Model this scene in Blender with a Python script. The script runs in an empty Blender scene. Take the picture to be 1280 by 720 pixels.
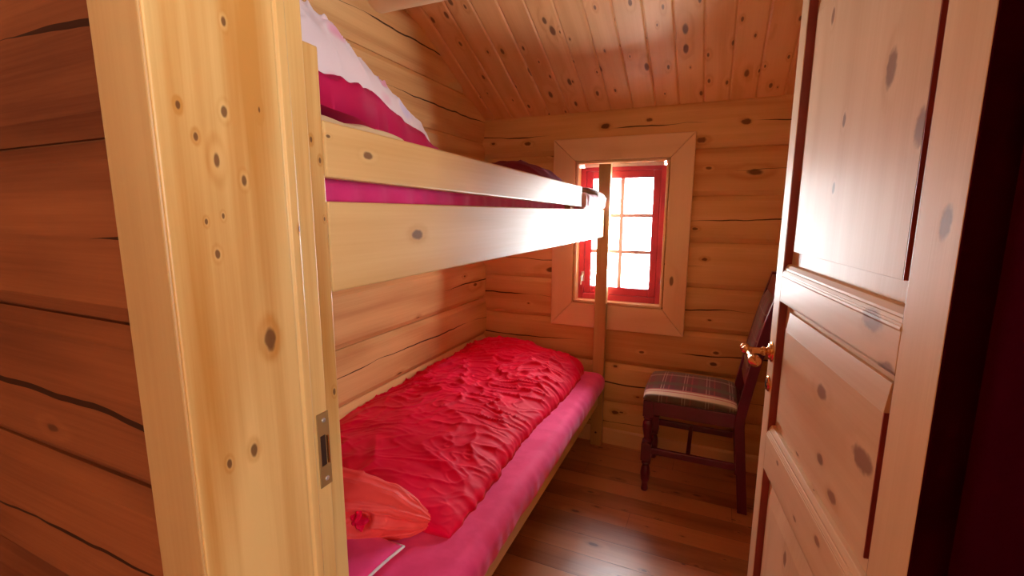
import bpy, bmesh, math, random
from mathutils import Vector, noise, Matrix
random.seed(4)
SC = bpy.context.scene
COL = SC.collection
PI = math.pi
def nz(x, y=0.0, z=0.0): return noise.noise(Vector((x, y, z)))

# ------------------------------------------------------------------ materials
def new_mat(name):
    m = bpy.data.materials.new(name); m.use_nodes = True
    nt = m.node_tree
    for n in list(nt.nodes): nt.nodes.remove(n)
    out = nt.nodes.new('ShaderNodeOutputMaterial'); b = nt.nodes.new('ShaderNodeBsdfPrincipled')
    nt.links.new(b.outputs[0], out.inputs[0])
    return m, nt, b
def link(nt, a, b): nt.links.new(a, b)
def setv(nt, sock, v):
    if isinstance(v, (int, float, tuple, list)): sock.default_value = v
    else: nt.links.new(v, sock)
def mth(nt, op, a, b=None, c=None):
    n = nt.nodes.new('ShaderNodeMath'); n.operation = op
    setv(nt, n.inputs[0], a)
    if b is not None: setv(nt, n.inputs[1], b)
    if c is not None: setv(nt, n.inputs[2], c)
    return n.outputs[0]
def comb(nt, x, y, z):
    n = nt.nodes.new('ShaderNodeCombineXYZ')
    for i, v in enumerate((x, y, z)): setv(nt, n.inputs[i], v)
    return n.outputs[0]
def noi(nt, vec, scale, detail=2, rough=.5, dim='3D'):
    n = nt.nodes.new('ShaderNodeTexNoise'); n.noise_dimensions = dim
    link(nt, vec, n.inputs['Vector']); n.inputs['Scale'].default_value = scale
    n.inputs['Detail'].default_value = detail; n.inputs['Roughness'].default_value = rough
    return n.outputs['Fac']
def maprange(nt, v, a, b, c=0., d=1., smooth=True):
    n = nt.nodes.new('ShaderNodeMapRange'); n.interpolation_type = 'SMOOTHSTEP' if smooth else 'LINEAR'
    setv(nt, n.inputs[0], v)
    for i, q in enumerate((a, b, c, d)): n.inputs[i + 1].default_value = q
    return n.outputs[0]
def mixc(nt, f, a, b, mode='MIX'):
    n = nt.nodes.new('ShaderNodeMix'); n.data_type = 'RGBA'; n.blend_type = mode
    setv(nt, n.inputs[0], f)
    setv(nt, n.inputs[6], tuple(a) + (1,) if isinstance(a, tuple) and len(a) == 3 else a)
    setv(nt, n.inputs[7], tuple(b) + (1,) if isinstance(b, tuple) and len(b) == 3 else b)
    return n.outputs[2]
def coords(nt):
    t = nt.nodes.new('ShaderNodeTexCoord'); s = nt.nodes.new('ShaderNodeSeparateXYZ')
    link(nt, t.outputs['Object'], s.inputs[0]); return [s.outputs[i] for i in range(3)]

def wood(name, grain, light, dark, knots=.5, kscale=5.0, kr=.16, board=None, crack=None, seam=None,
         rough=.45, coat=.0, ring=26., contrast=1.0, bump=.15, knotc=(.11, .032, .012), seed=0.0, vary=.16, streak=.0, spots=None):
    """pine: grain = axis index the fibres run along; board=(axis,width,offset) varies board by board"""
    m, nt, b = new_mat(name); c = coords(nt); raw = list(c)
    oth = [i for i in range(3) if i != grain]
    g, p, q = c[grain], c[oth[0]], c[oth[1]]
    rnd = None
    if board:
        ax, w, off = board
        idx = mth(nt, 'FLOOR', mth(nt, 'DIVIDE', mth(nt, 'SUBTRACT', c[ax], off), w))
        g = mth(nt, 'MULTIPLY_ADD', idx, 3.77, g)
        p2 = mth(nt, 'MULTIPLY_ADD', idx, .913, p)
        wn = nt.nodes.new('ShaderNodeTexWhiteNoise'); wn.noise_dimensions = '1D'; link(nt, idx, wn.inputs['W'])
        rnd = wn.outputs['Value']
    else: p2 = p
    g = mth(nt, 'ADD', g, seed)
    cross = mth(nt, 'ADD', p2, q)
    # knots
    kv = comb(nt, mth(nt, 'MULTIPLY', g, .42), cross, 0.0)
    kn = noi(nt, comb(nt, g, cross, 0.0), 14, 2)
    vo = nt.nodes.new('ShaderNodeTexVoronoi'); vo.voronoi_dimensions = '2D'; link(nt, kv, vo.inputs['Vector'])
    vo.inputs['Scale'].default_value = kscale
    d = mth(nt, 'MULTIPLY_ADD', kn, .10, mth(nt, 'SUBTRACT', vo.outputs['Distance'], .05))
    sep = nt.nodes.new('ShaderNodeSeparateColor'); link(nt, vo.outputs['Color'], sep.inputs[0])
    on = mth(nt, 'LESS_THAN', sep.outputs[0], knots)
    rr = mth(nt, 'MULTIPLY_ADD', mth(nt, 'POWER', sep.outputs[1], 2.0), kr, kr * .35)
    rel = mth(nt, 'DIVIDE', d, rr)
    kmask = mth(nt, 'MULTIPLY', maprange(nt, rel, .55, 1.0, 1., 0.), on)
    halo = mth(nt, 'MULTIPLY', maprange(nt, rel, .6, 3.6, 1., 0.), on)
    if spots:        # the knots this piece of wood is known by: (along, across, radius)
        ca, lst = spots
        kn2 = noi(nt, comb(nt, raw[grain], raw[ca], 0.0), 60, 2)
        near = None
        for (sg, sc_, sr) in lst:
            v1 = mth(nt, 'MULTIPLY', mth(nt, 'SUBTRACT', raw[grain], sg), .55); v2 = mth(nt, 'SUBTRACT', raw[ca], sc_)
            dd_ = mth(nt, 'DIVIDE', mth(nt, 'SQRT', mth(nt, 'ADD', mth(nt, 'MULTIPLY', v1, v1), mth(nt, 'MULTIPLY', v2, v2))), sr)
            near = dd_ if near is None else mth(nt, 'MINIMUM', near, dd_)
        near = mth(nt, 'ADD', near, mth(nt, 'MULTIPLY_ADD', kn2, .6, -.3))
        kmask = mth(nt, 'MAXIMUM', kmask, maprange(nt, near, .6, 1.05, 1., 0.))
        halo = mth(nt, 'MAXIMUM', halo, maprange(nt, near, .7, 2.4, .85, 0.))
    # grain
    gv = comb(nt, mth(nt, 'MULTIPLY', g, .16), p2, q)
    n1 = noi(nt, gv, 3.2, 2, .45)
    s = mth(nt, 'MULTIPLY', mth(nt, 'ADD', n1, mth(nt, 'MULTIPLY', halo, .13)), ring * 2)
    rings = mth(nt, 'MULTIPLY_ADD', mth(nt, 'SINE', s), .5, .5)
    rings = mth(nt, 'POWER', rings, 1.7)
    fib = noi(nt, comb(nt, mth(nt, 'MULTIPLY', g, .02), p2, q), 170, 3, .6)
    big = noi(nt, comb(nt, mth(nt, 'MULTIPLY', g, .35), p2, q), 2.3, 3, .55)
    f = mth(nt, 'MULTIPLY_ADD', rings, .42 * contrast, mth(nt, 'MULTIPLY', mth(nt, 'SUBTRACT', fib, .5), .5 * contrast))
    f = mth(nt, 'ADD', f, mth(nt, 'MULTIPLY_ADD', big, .9, -.30))
    if streak:
        stv = noi(nt, comb(nt, mth(nt, 'MULTIPLY', g, .05), p2, q), 22, 2, .6)
        f = mth(nt, 'ADD', f, mth(nt, 'MULTIPLY', mth(nt, 'SUBTRACT', stv, .5), streak))
    if rnd is not None: f = mth(nt, 'ADD', f, mth(nt, 'MULTIPLY_ADD', rnd, vary * 2, -vary))
    f = mth(nt, 'ADD', f, mth(nt, 'MULTIPLY', halo, .16))
    n = nt.nodes.new('ShaderNodeClamp'); link(nt, f, n.inputs[0]); f = n.outputs[0]
    col = mixc(nt, f, light, dark)
    col = mixc(nt, mth(nt, 'MULTIPLY', kmask, .82), col, knotc)
    hgt = mth(nt, 'MULTIPLY_ADD', fib, .3, mth(nt, 'MULTIPLY', kmask, -.15))
    if crack:
        ax, w, off, amt = crack          # a wandering drying crack in the middle of each log
        rel_ = mth(nt, 'DIVIDE', mth(nt, 'SUBTRACT', c[ax], off), w)
        fr = mth(nt, 'SUBTRACT', mth(nt, 'FRACT', rel_), .5)
        ci = mth(nt, 'FLOOR', rel_)
        wob = noi(nt, comb(nt, mth(nt, 'ADD', c[grain], seed), mth(nt, 'MULTIPLY', ci, 5.3), 0.0), 1.1, 4, .55)
        dd = mth(nt, 'ABSOLUTE', mth(nt, 'ADD', fr, mth(nt, 'MULTIPLY_ADD', wob, .5, -.25)))
        wdt = noi(nt, comb(nt, mth(nt, 'ADD', c[grain], seed + 4), mth(nt, 'MULTIPLY', ci, 9.1), 3.0), 1.6, 2)
        wd = maprange(nt, wdt, .42, .62, 0.0, .017 * amt)
        cm = mth(nt, 'LESS_THAN', dd, wd)
        col = mixc(nt, mth(nt, 'MULTIPLY', cm, .9), col, (.022, .005, .003))
        hgt = mth(nt, 'SUBTRACT', hgt, mth(nt, 'MULTIPLY', cm, 3.0))
    if seam:
        ax, w, off, sw = seam
        fr = mth(nt, 'FRACT', mth(nt, 'DIVIDE', mth(nt, 'SUBTRACT', c[ax], off), w))
        e = mth(nt, 'MINIMUM', fr, mth(nt, 'SUBTRACT', 1.0, fr))
        sm = maprange(nt, e, 0.0, sw / w, 1., 0.)
        if seam and board:   # butt joints
            idx2 = mth(nt, 'FLOOR', mth(nt, 'DIVIDE', mth(nt, 'SUBTRACT', c[ax], off), w))
            gg = mth(nt, 'FRACT', mth(nt, 'DIVIDE', mth(nt, 'MULTIPLY_ADD', idx2, .73, c[grain]), 1.9))
            sm = mth(nt, 'MAXIMUM', sm, mth(nt, 'LESS_THAN', gg, .0008))
        col = mixc(nt, mth(nt, 'MULTIPLY', sm, .8), col, (.02, .006, .004))
        hgt = mth(nt, 'SUBTRACT', hgt, mth(nt, 'MULTIPLY', sm, 1.5))
    link(nt, col, b.inputs['Base Color'])
    setv(nt, b.inputs['Roughness'], mth(nt, 'MULTIPLY_ADD', fib, .12, rough - .06)); b.inputs['Specular IOR Level'].default_value = .35 if rough < .5 else .10
    b.inputs['Coat Weight'].default_value = coat; b.inputs['Coat Roughness'].default_value = .32
    bp = nt.nodes.new('ShaderNodeBump'); bp.inputs['Strength'].default_value = bump; bp.inputs['Distance'].default_value = .004
    link(nt, hgt, bp.inputs['Height']); link(nt, bp.outputs[0], b.inputs['Normal'])
    return m

def cloth(name, colr, colr2=None, rough=.6, sheen=.4, tint=None, scale=6, weave=1.0, spec=.4):
    m, nt, b = new_mat(name)
    t = nt.nodes.new('ShaderNodeTexCoord')
    n = noi(nt, t.outputs['Object'], scale, 3)
    col = mixc(nt, maprange(nt, n, .35, .65), colr, colr2 or colr)
    link(nt, col, b.inputs['Base Color']); b.inputs['Roughness'].default_value = rough
    b.inputs['Specular IOR Level'].default_value = spec
    b.inputs['Sheen Weight'].default_value = sheen; b.inputs['Sheen Roughness'].default_value = .4
    b.inputs['Sheen Tint'].default_value = tuple(tint or colr) + (1,)
    w = noi(nt, t.outputs['Object'], 900, 1)
    bp = nt.nodes.new('ShaderNodeBump'); bp.inputs['Strength'].default_value = .12 * weave; bp.inputs['Distance'].default_value = .001
    link(nt, w, bp.inputs['Height']); link(nt, bp.outputs[0], b.inputs['Normal'])
    return m
def plain(name, colr, rough=.4, metal=0., coat=0., var=.12, sc=8, spec=.5):
    m, nt, b = new_mat(name)
    t = nt.nodes.new('ShaderNodeTexCoord'); n = noi(nt, t.outputs['Object'], sc, 4)
    d = tuple(v * (1 - var * 2) for v in colr)
    link(nt, mixc(nt, maprange(nt, n, .3, .7), colr, d), b.inputs['Base Color'])
    setv(nt, b.inputs['Roughness'], mth(nt, 'MULTIPLY_ADD', n, .1, rough - .05))
    b.inputs['Metallic'].default_value = metal; b.inputs['Coat Weight'].default_value = coat
    b.inputs['Coat Roughness'].default_value = .12; b.inputs['Specular IOR Level'].default_value = spec
    return m
def plaid(name, base, bands_a, bands_b, period, axa=0, axb=1, period_b=None):
    """tartan: bands = (centre, half width, colour, strength) in fractions of the repeat, in both directions"""
    m, nt, b = new_mat(name); c = coords(nt); col = None
    cur = mixc(nt, 0.0, base, base)
    for ax, bands, pr in ((axa, bands_a, period), (axb, bands_b, period_b or period)):
        fr = mth(nt, 'FRACT', mth(nt, 'DIVIDE', c[ax], pr))
        for (ce, hw, cc, st) in bands:
            d = mth(nt, 'ABSOLUTE', mth(nt, 'SUBTRACT', fr, ce))
            cur = mixc(nt, maprange(nt, d, hw * .9, hw * 1.1, st, 0.), cur, cc)
    link(nt, cur, b.inputs['Base Color']); b.inputs['Roughness'].default_value = .85
    b.inputs['Sheen Weight'].default_value = .3
    t = nt.nodes.new('ShaderNodeTexCoord'); w = noi(nt, t.outputs['Object'], 700, 1)
    bp = nt.nodes.new('ShaderNodeBump'); bp.inputs['Strength'].default_value = .3; bp.inputs['Distance'].default_value = .001
    link(nt, w, bp.inputs['Height']); link(nt, bp.outputs[0], b.inputs['Normal'])
    return m

M = {}
OLD_L, OLD_D = (.80, .49, .22), (.58, .28, .10)      # aged log pine
M['log_x'] = wood('aged_log_pine_far', 0, OLD_L, OLD_D, knots=.40, kscale=4.2, kr=.06, streak=.7, spots=(2, [(-.603, 1.878, .017), (-.366, 1.895, .010), (.104, 1.853, .016), (-.099, 1.776, .016), (-.101, 1.318, .009), (-.043, 1.157, .010), (-1.07, 1.809, .013), (-1.3, 1.821, .008), (.048, .648, .010), (.04, .583, .012), (-.346, .602, .009), (-.495, .493, .008), (-.484, .206, .013), (-.055, 1.633, .009)]), board=(2, .245, .02), crack=(2, .245, .02, 1.0), rough=.75, ring=16, seed=2.3, vary=.14)
M['log_y'] = wood('aged_log_pine_side', 1, (.76, .45, .185), (.52, .235, .08), knots=.5, kscale=4.2, kr=.065, streak=.6, board=(2, .245, .11), crack=(2, .245, .11, .9), rough=.75, ring=16, seed=5.1, vary=.12)
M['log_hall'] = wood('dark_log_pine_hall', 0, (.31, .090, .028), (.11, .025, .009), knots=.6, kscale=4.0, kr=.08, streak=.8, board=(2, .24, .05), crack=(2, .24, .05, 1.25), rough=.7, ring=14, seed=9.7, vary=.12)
M['ceil'] = wood('ceiling_pine', 1, (.88, .54, .25), (.66, .30, .115), knots=.95, kscale=11.5, kr=.13, streak=.5, board=(0, .1195, .02), rough=.42, ring=20, coat=.15, contrast=.8, seed=1.0, vary=.13)
M['floor'] = wood('dark_floor_boards', 0, (.50, .21, .09), (.25, .085, .032), knots=.8, kscale=9.0, kr=.075, streak=.9, board=(1, .118, .03), seam=(1, .118, .03, .0022), rough=.30, coat=.55, ring=16, seed=3.0, bump=.25, vary=.3)
PL, PD = (.77, .51, .20), (.55, .25, .055)
M['pine_z'] = wood('pale_pine_upright', 2, PL, PD, knots=.3, kscale=9.0, kr=.06, rough=.42, coat=.1, ring=12, contrast=1.2, streak=2.3, seed=.4, spots=(1, [(1.237, .109, .0095), (1.352, .051, .0035), (1.437, .092, .0042), (1.512, .075, .0045), (1.509, .025, .003), (1.48, .04, .003), (1.1, .073, .0055), (1.098, .04, .0035), (1.61, .084, .0035), (1.389, .042, .0022), (1.395, .062, .0022), (1.377, .168, .003)]))
M['pine_z2'] = wood('pale_pine_casing', 2, (.54, .33, .13), (.40, .19, .055), streak=.9, knots=.3, kscale=6.0, kr=.08, rough=.42, coat=.1, ring=12, contrast=.7, seed=6.6)
M['pine_y'] = wood('pale_pine_bed_boards', 1, (.78, .52, .22), (.60, .31, .09), streak=.6, spots=(2, [(.151, 1.499, .008), (.059, 1.519, .003), (.293, 1.354, .012), (.352, 1.444, .006)]), knots=.25, kscale=5.0, kr=.06, rough=.38, coat=.25, ring=14, contrast=.8, seed=7.7)
M['pine_x'] = wood('pale_pine_trim', 0, (.86, .58, .34), (.72, .41, .20), knots=.35, kscale=6.0, kr=.10, rough=.42, coat=.1, ring=14, contrast=.7, seed=3.3)
M['trim_z'] = wood('window_trim_upright', 2, (.86, .58, .34), (.72, .41, .20), knots=.4, kscale=6.0, kr=.10, rough=.42, coat=.1, ring=14, contrast=.7, seed=8.3)
DL, DD = (.80, .57, .35), (.62, .36, .18)
KD = (.27, .13, .085)
M['door_z'] = wood('door_pine_upright', 2, DL, DD, knots=.25, kscale=5.5, kr=.06, streak=.7, spots=(1, [(1.616, .237, .018), (1.513, .133, .016), (1.39, .035, .013), (1.793, .516, .010), (1.571, .397, .008), (1.449, .411, .007), (.62, .45, .012)]), rough=.52, coat=.10, ring=16, contrast=.6, seed=2.8, knotc=KD)
M['door_y'] = wood('door_pine_rails', 1, DL, DD, knots=.35, kscale=6.0, kr=.07, streak=.7, spots=(2, [(.118, 1.180, .016), (.179, 1.241, .020), (.354, 1.059, .016), (.165, 1.020, .022), (.255, .90, .012), (.324, .936, .011), (.484, .865, .006), (.276, .795, .009), (.55, .80, .006)]), rough=.52, coat=.10, ring=14, contrast=.6, seed=4.9, knotc=KD)
M['door_in'] = plain('red_shaded_panel_edge', (.27, .030, .020), .4)  # red colour stands in for shade on the panel recess edges
M['maroon'] = plain('dark_maroon_shade', (.045, .001, .006), .9, coat=.0, spec=.0)  # hinge-side shade put into the base colour
M['chair'] = plain('wine_red_gloss_paint', (.15, .009, .045), .3, coat=.4)
M['winred'] = plain('red_window_paint', (.52, .040, .075), .4, coat=.2)
M['brass'] = plain('brass', (.78, .42, .17), .22, metal=1.0, var=.05)
M['plate'] = plain('dull_brass_plate', (.50, .33, .14), .45, metal=.6, var=.1)
M['steel'] = plain('pale_steel', (.75, .72, .70), .3, metal=.8, var=.05)
M['slot'] = plain('dark_slot', (.03, .012, .01), .6)
M['duvet'] = cloth('crimson_satin_duvet', (.86, .0, .06), (.76, .0, .045), rough=.6, sheen=.16, tint=(1, .36, .24), spec=.16)
M['duvet_in'] = cloth('coral_red_duvet_lining', (.93, .075, .065), (.88, .055, .05), rough=.6, sheen=.3)
M['sheet'] = cloth('pink_jersey_sheet', (.86, .055, .25), (.78, .032, .20), rough=.75, sheen=.6, tint=(1, .5, .7), scale=14)
M['magenta'] = cloth('magenta_cotton', (.50, .002, .075), (.44, .002, .06), rough=.7, sheen=.2)
M['darkmag'] = cloth('dark_magenta_wool', (.17, .002, .022), (.13, .002, .018), rough=.85, sheen=.2)
M['cream'] = cloth('cream_foam', (.78, .60, .36), (.74, .56, .33), rough=.8, sheen=.1)
M['white'] = cloth('white_cotton', (.80, .74, .76), rough=.75, sheen=.2)
M['mattress'] = cloth('mattress_ticking', (.75, .68, .62), rough=.8)
# pale printed duvet cover: blush white with soft pink, lilac and sky patches
def printed():
    m, nt, b = new_mat('pale_printed_cotton'); t = nt.nodes.new('ShaderNodeTexCoord')
    v = nt.nodes.new('ShaderNodeTexVoronoi'); v.inputs['Scale'].default_value = 10.5; link(nt, t.outputs['Object'], v.inputs['Vector'])
    s = nt.nodes.new('ShaderNodeSeparateColor'); link(nt, v.outputs['Color'], s.inputs[0])
    base = (.80, .64, .66)
    mk = maprange(nt, v.outputs['Distance'], .34, .50, 1., 0.)
    c = mixc(nt, mth(nt, 'MULTIPLY', mk, mth(nt, 'MULTIPLY', mth(nt, 'GREATER_THAN', s.outputs[0], .66), .75)), base, (.75, .22, .38))
    c = mixc(nt, mth(nt, 'MULTIPLY', mk, mth(nt, 'MULTIPLY', mth(nt, 'LESS_THAN', s.outputs[0], .22), .6)), c, (.52, .50, .80))
    c = mixc(nt, mth(nt, 'MULTIPLY', mk, mth(nt, 'MULTIPLY', mth(nt, 'LESS_THAN', s.outputs[1], .22), .6)), c, (.45, .72, .80))
    link(nt, c, b.inputs['Base Color']); b.inputs['Roughness'].default_value = .75; b.inputs['Sheen Weight'].default_value = .2
    return m
M['print'] = printed()
GRN, CRM, MAR = (.085, .095, .055), (.80, .70, .52), (.14, .008, .028)
M['plaid'] = plaid('maroon_green_cream_plaid', MAR,
    [(.25, .14, GRN, .35), (.5, .018, CRM, .6), (.62, .018, CRM, .45), (.85, .03, (.5, .06, .08), .5)],
    [(.685, .058, CRM, .85), (.735, .012, (.45, .05, .08), .8), (.69, .008, (.45, .05, .08), .7), (.88, .04, GRN, .7), (.60, .035, GRN, .6), (.42, .02, CRM, .35), (.28, .06, GRN, .6), (.15, .02, CRM, .35)], .105, period_b=.5)
M['plaid2'] = plaid('brown_cream_plaid', (.16, .03, .03), [(.3, .14, CRM, .6), (.8, .05, GRN, .6)], [(.5, .2, GRN, .5), (.1, .05, CRM, .6)], .07, 1, 2)
def glass():
    m, nt, b = new_mat('window_glass')
    b.inputs['Transmission Weight'].default_value = 1.0; b.inputs['Roughness'].default_value = 0.0
    b.inputs['IOR'].default_value = 1.0; b.inputs['Specular IOR Level'].default_value = .3
    b.inputs['Base Color'].default_value = (.98, .98, .98, 1)
    out = [n for n in nt.nodes if n.type == 'OUTPUT_MATERIAL'][0]
    tr = nt.nodes.new('ShaderNodeBsdfTransparent'); gl = nt.nodes.new('ShaderNodeBsdfGlossy'); gl.inputs['Roughness'].default_value = .02
    fr = nt.nodes.new('ShaderNodeFresnel'); fr.inputs['IOR'].default_value = 1.25
    mx = nt.nodes.new('ShaderNodeMixShader'); link(nt, fr.outputs[0], mx.inputs[0]); link(nt, tr.outputs[0], mx.inputs[1]); link(nt, gl.outputs[0], mx.inputs[2])
    link(nt, mx.outputs[0], out.inputs[0]); nt.nodes.remove(b)
    return m
M['glass'] = glass()

# ------------------------------------------------------------------ mesh helpers
def obj(name, bm, mat, parent=None, local=False, smooth=False, bevel=0., seg=2, sub=0):
    me = bpy.data.meshes.new(name)
    if parent is not None and not local:
        bmesh.ops.translate(bm, verts=bm.verts, vec=-Vector(parent.location) - (Vector(parent.parent.location) if parent.parent else Vector()))
    bmesh.ops.recalc_face_normals(bm, faces=bm.faces)
    bm.to_mesh(me); bm.free()
    if smooth:
        for p in me.polygons: p.use_smooth = True
    me.materials.append(mat)
    o = bpy.data.objects.new(name, me); COL.objects.link(o)
    if parent is not None: o.parent = parent
    if bevel:
        md = o.modifiers.new('bevel', 'BEVEL'); md.width = bevel; md.segments = seg; md.limit_method = 'ANGLE'; md.angle_limit = .6
    if sub:
        md = o.modifiers.new('sub', 'SUBSURF'); md.levels = sub; md.render_levels = sub
    return o
def tag(o, label, cat, group=None):
    o['label'] = label; o['category'] = cat
    if group: o['group'] = group
    return o
def struct(o): o['kind'] = 'structure'; return o
def thing(name, label, cat, loc, rz=0.):
    o = bpy.data.objects.new(name, None); COL.objects.link(o); o.location = loc; o.rotation_euler = (0, 0, rz)
    o.empty_display_size = .1
    return tag(o, label, cat)
def BM(): return bmesh.new()
def box(bm, x0, x1, y0, y1, z0, z1):
    v = [bm.verts.new((x, y, z)) for x in (x0, x1) for y in (y0, y1) for z in (z0, z1)]
    for f in ((0, 1, 3, 2), (4, 6, 7, 5), (0, 4, 5, 1), (2, 3, 7, 6), (0, 2, 6, 4), (1, 5, 7, 3)): bm.faces.new([v[i] for i in f])
    return bm
def prism(bm, pts, axis, a, b):
    """closed polygon pts (2-D) extruded along axis from a to b; pts give the other two axes in order"""
    def mk(p, t):
        c = [0, 0, 0]; o = [i for i in range(3) if i != axis]; c[axis] = t; c[o[0]], c[o[1]] = p; return bm.verts.new(c)
    A = [mk(p, a) for p in pts]; B = [mk(p, b) for p in pts]; n = len(pts)
    bm.faces.new(A); bm.faces.new(B[::-1])
    for i in range(n): bm.faces.new((A[i], A[(i + 1) % n], B[(i + 1) % n], B[i]))
    return bm
def tube(bm, path, rads, seg=20, cap=True):
    path = [Vector(p) for p in path]; rings = []
    up = None
    for i, p in enumerate(path):
        t = (path[min(i + 1, len(path) - 1)] - path[max(i - 1, 0)]).normalized()
        if up is None: up = t.orthogonal().normalized()
        up = (up - t * up.dot(t)).normalized(); s = t.cross(up)
        r = rads[i] if isinstance(rads, (list, tuple)) else rads
        rings.append([bm.verts.new(p + (up * math.cos(2 * PI * k / seg) + s * math.sin(2 * PI * k / seg)) * r) for k in range(seg)])
    for a, b in zip(rings, rings[1:]):
        for k in range(seg): bm.faces.new((a[k], a[(k + 1) % seg], b[(k + 1) % seg], b[k]))
    if cap: bm.faces.new(rings[0][::-1]); bm.faces.new(rings[-1])
    return bm
def lathe(bm, prof, origin=(0, 0, 0), axis=(0, 0, 1), seg=24):
    ax = Vector(axis).normalized(); return tube(bm, [Vector(origin) + ax * h for r, h in prof], [r for r, h in prof], seg)
def slab(bm, al, bl, depth, back, holes, fn):
    """relief sheet with thickness: grid over al x bl, front offset depth(a,b), back plane; holes = (a0,a1,b0,b1); fn maps (a,b,d) to xyz"""
    def inh(a, b): return any(h[0] < a < h[1] and h[2] < b < h[3] for h in holes)
    na, nb = len(al), len(bl); F, B = {}, {}
    cell = {(i, j) for i in range(na - 1) for j in range(nb - 1) if not inh((al[i] + al[i + 1]) / 2, (bl[j] + bl[j + 1]) / 2)}
    def fv(i, j):
        if (i, j) not in F: F[i, j] = bm.verts.new(fn(al[i], bl[j], depth(al[i], bl[j])))
        return F[i, j]
    def bv(i, j):
        if (i, j) not in B: B[i, j] = bm.verts.new(fn(al[i], bl[j], back))
        return B[i, j]
    for (i, j) in cell:
        bm.faces.new((fv(i, j), fv(i + 1, j), fv(i + 1, j + 1), fv(i, j + 1)))
        bm.faces.new((bv(i, j), bv(i, j + 1), bv(i + 1, j + 1), bv(i + 1, j)))
        for (di, dj, p, q) in ((-1, 0, (i, j), (i, j + 1)), (1, 0, (i + 1, j + 1), (i + 1, j)), (0, -1, (i + 1, j), (i, j)), (0, 1, (i, j + 1), (i + 1, j + 1))):
            if (i + di, j + dj) not in cell: bm.faces.new((fv(*p), fv(*q), bv(*q), bv(*p)))
    return bm
def log_profile(off, w, a=.026, d=.013):
    """depth (0 = face, positive = recessed) at height z for milled logs with chamfered joints"""
    def f(z):
        r = (z - off) % w; e = min(r, w - r)
        if e < .0025: return d + .008
        if e < a: return d * (1 - (e - .0025) / (a - .0025))
        m = (r / w - .5) * 2
        return -.006 * (1 - m * m)
    return f
def log_lines(z0, z1, off, w, a=.026, extra=()):
    L = {round(z0, 5), round(z1, 5)} | set(extra)
    k = math.floor((z0 - off) / w)
    while off + k * w < z1 + .01:
        j = off + k * w
        for e in (-a, -.0026, -.0024, .0024, .0026, a, w * .2, w * .35, w * .5, w * .65, w * .8):
            if z0 < j + e < z1: L.add(round(j + e, 5))
        k += 1
    return sorted(L)
def frange(a, b, n): return [a + (b - a) * i / n for i in range(n + 1)]

# ------------------------------------------------------------------ room dimensions (metres; camera stands at x=0, y=0)
XL, YF, XR, H = -1.365, 2.67, .62, 1.4
YP0, YP1 = .33, .50                 # partition faces (hall side, room side)
SL = -.467                          # ceiling slope
def zc(y): return 1.967 + SL * (y - YF)

# far wall, with the window opening
WX0, WX1, WZ0, WZ1 = -.758, -.250, .873, 1.690
pf = log_profile(.02, .245)
bm = BM()
al = sorted(set(frange(XL - .14, XR + .14, 46) + [WX0, WX1])); bl = log_lines(0, 2.0, .02, .245, extra=(WZ0, WZ1))
slab(bm, al, bl, lambda a, b: pf(b) + .0035 * nz(a * 1.3, math.floor((b - .02) / .245) * 4.1), .13, [(WX0, WX1, WZ0, WZ1)], lambda a, b, d: (a, YF + d, b))
struct(obj('wall_far', bm, M['log_x']))
# left wall (sloping top)
pl = log_profile(.11, .245)
bm = BM()
al = frange(YP1 - .02, YF + .0, 50); bl = log_lines(0, 2.86, .11, .245)
slab(bm, al, bl, lambda a, b: pl(b) + .0035 * nz(a * 1.3, math.floor((b - .11) / .245) * 7.7), .13, [], lambda a, b, d: (XL - d, a, b if b <= zc(a) + .05 else zc(a) + .05))
bmesh.ops.remove_doubles(bm, verts=bm.verts, dist=1e-5)
struct(obj('wall_left', bm, M['log_y']))
bm = BM()
slab(bm, al, bl, lambda a, b: pl(b), .13, [], lambda a, b, d: (XR + d, a, b if b <= zc(a) + .05 else zc(a) + .05))
bmesh.ops.remove_doubles(bm, verts=bm.verts, dist=1e-5)
struct(obj('wall_right', bm, M['log_y']))
# partition between hall and room, with the doorway
DX0, DX1, DZ = -.562, .300, 2.05
bm = BM()
ph = log_profile(.05, .24, a=.028, d=.016)
al = sorted(set(frange(-2.4, 1.75, 60) + [DX0, DX1])); bl = log_lines(0, 2.98, .05, .24, .028, extra=(DZ,))
slab(bm, al, bl, lambda a, b: ph(b) + .005 * nz(a * 1.5 + 3, math.floor((b - .05) / .24) * 3.3), .169, [(DX0, DX1, -.1, DZ)], lambda a, b, d: (a, YP0 + d, b))
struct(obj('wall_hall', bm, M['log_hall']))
# floor
bm = BM(); box(bm, -2.4, 1.75, -1.8, YF + .13, -.05, 0)
struct(obj('floor', bm, M['floor']))
# sloping board ceiling: built flat in its own frame, then tilted
ang = math.atan(SL)
bm = BM(); BW = .1195
def cd(a, b):
    r = (a - .02) % BW; e = min(r, BW - r)
    return .006 if e < .0012 else (.0045 * (1 - (e - .0012) / .006) if e < .0072 else 0.)
lines = set(); k = -20
while .02 + k * BW < 1.0:
    j = .02 + k * BW
    for e in (-.0072, -.0013, -.0011, .0011, .0013, .0072):
        if -1.48 < j + e < .74: lines.add(round(j + e, 5))
    k += 1
al = sorted(lines | {-1.48, .74}); Lc = (YF + .05 - YP0) / math.cos(ang)
slab(bm, al, frange(-.02, Lc, 4), cd, .03, [], lambda a, b, d: (a, -b, d))
co = obj('ceiling', bm, M['ceil']); co.location = (0, YF + .06, zc(YF + .06)); co.rotation_euler = (ang, 0, 0); struct(co)
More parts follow.
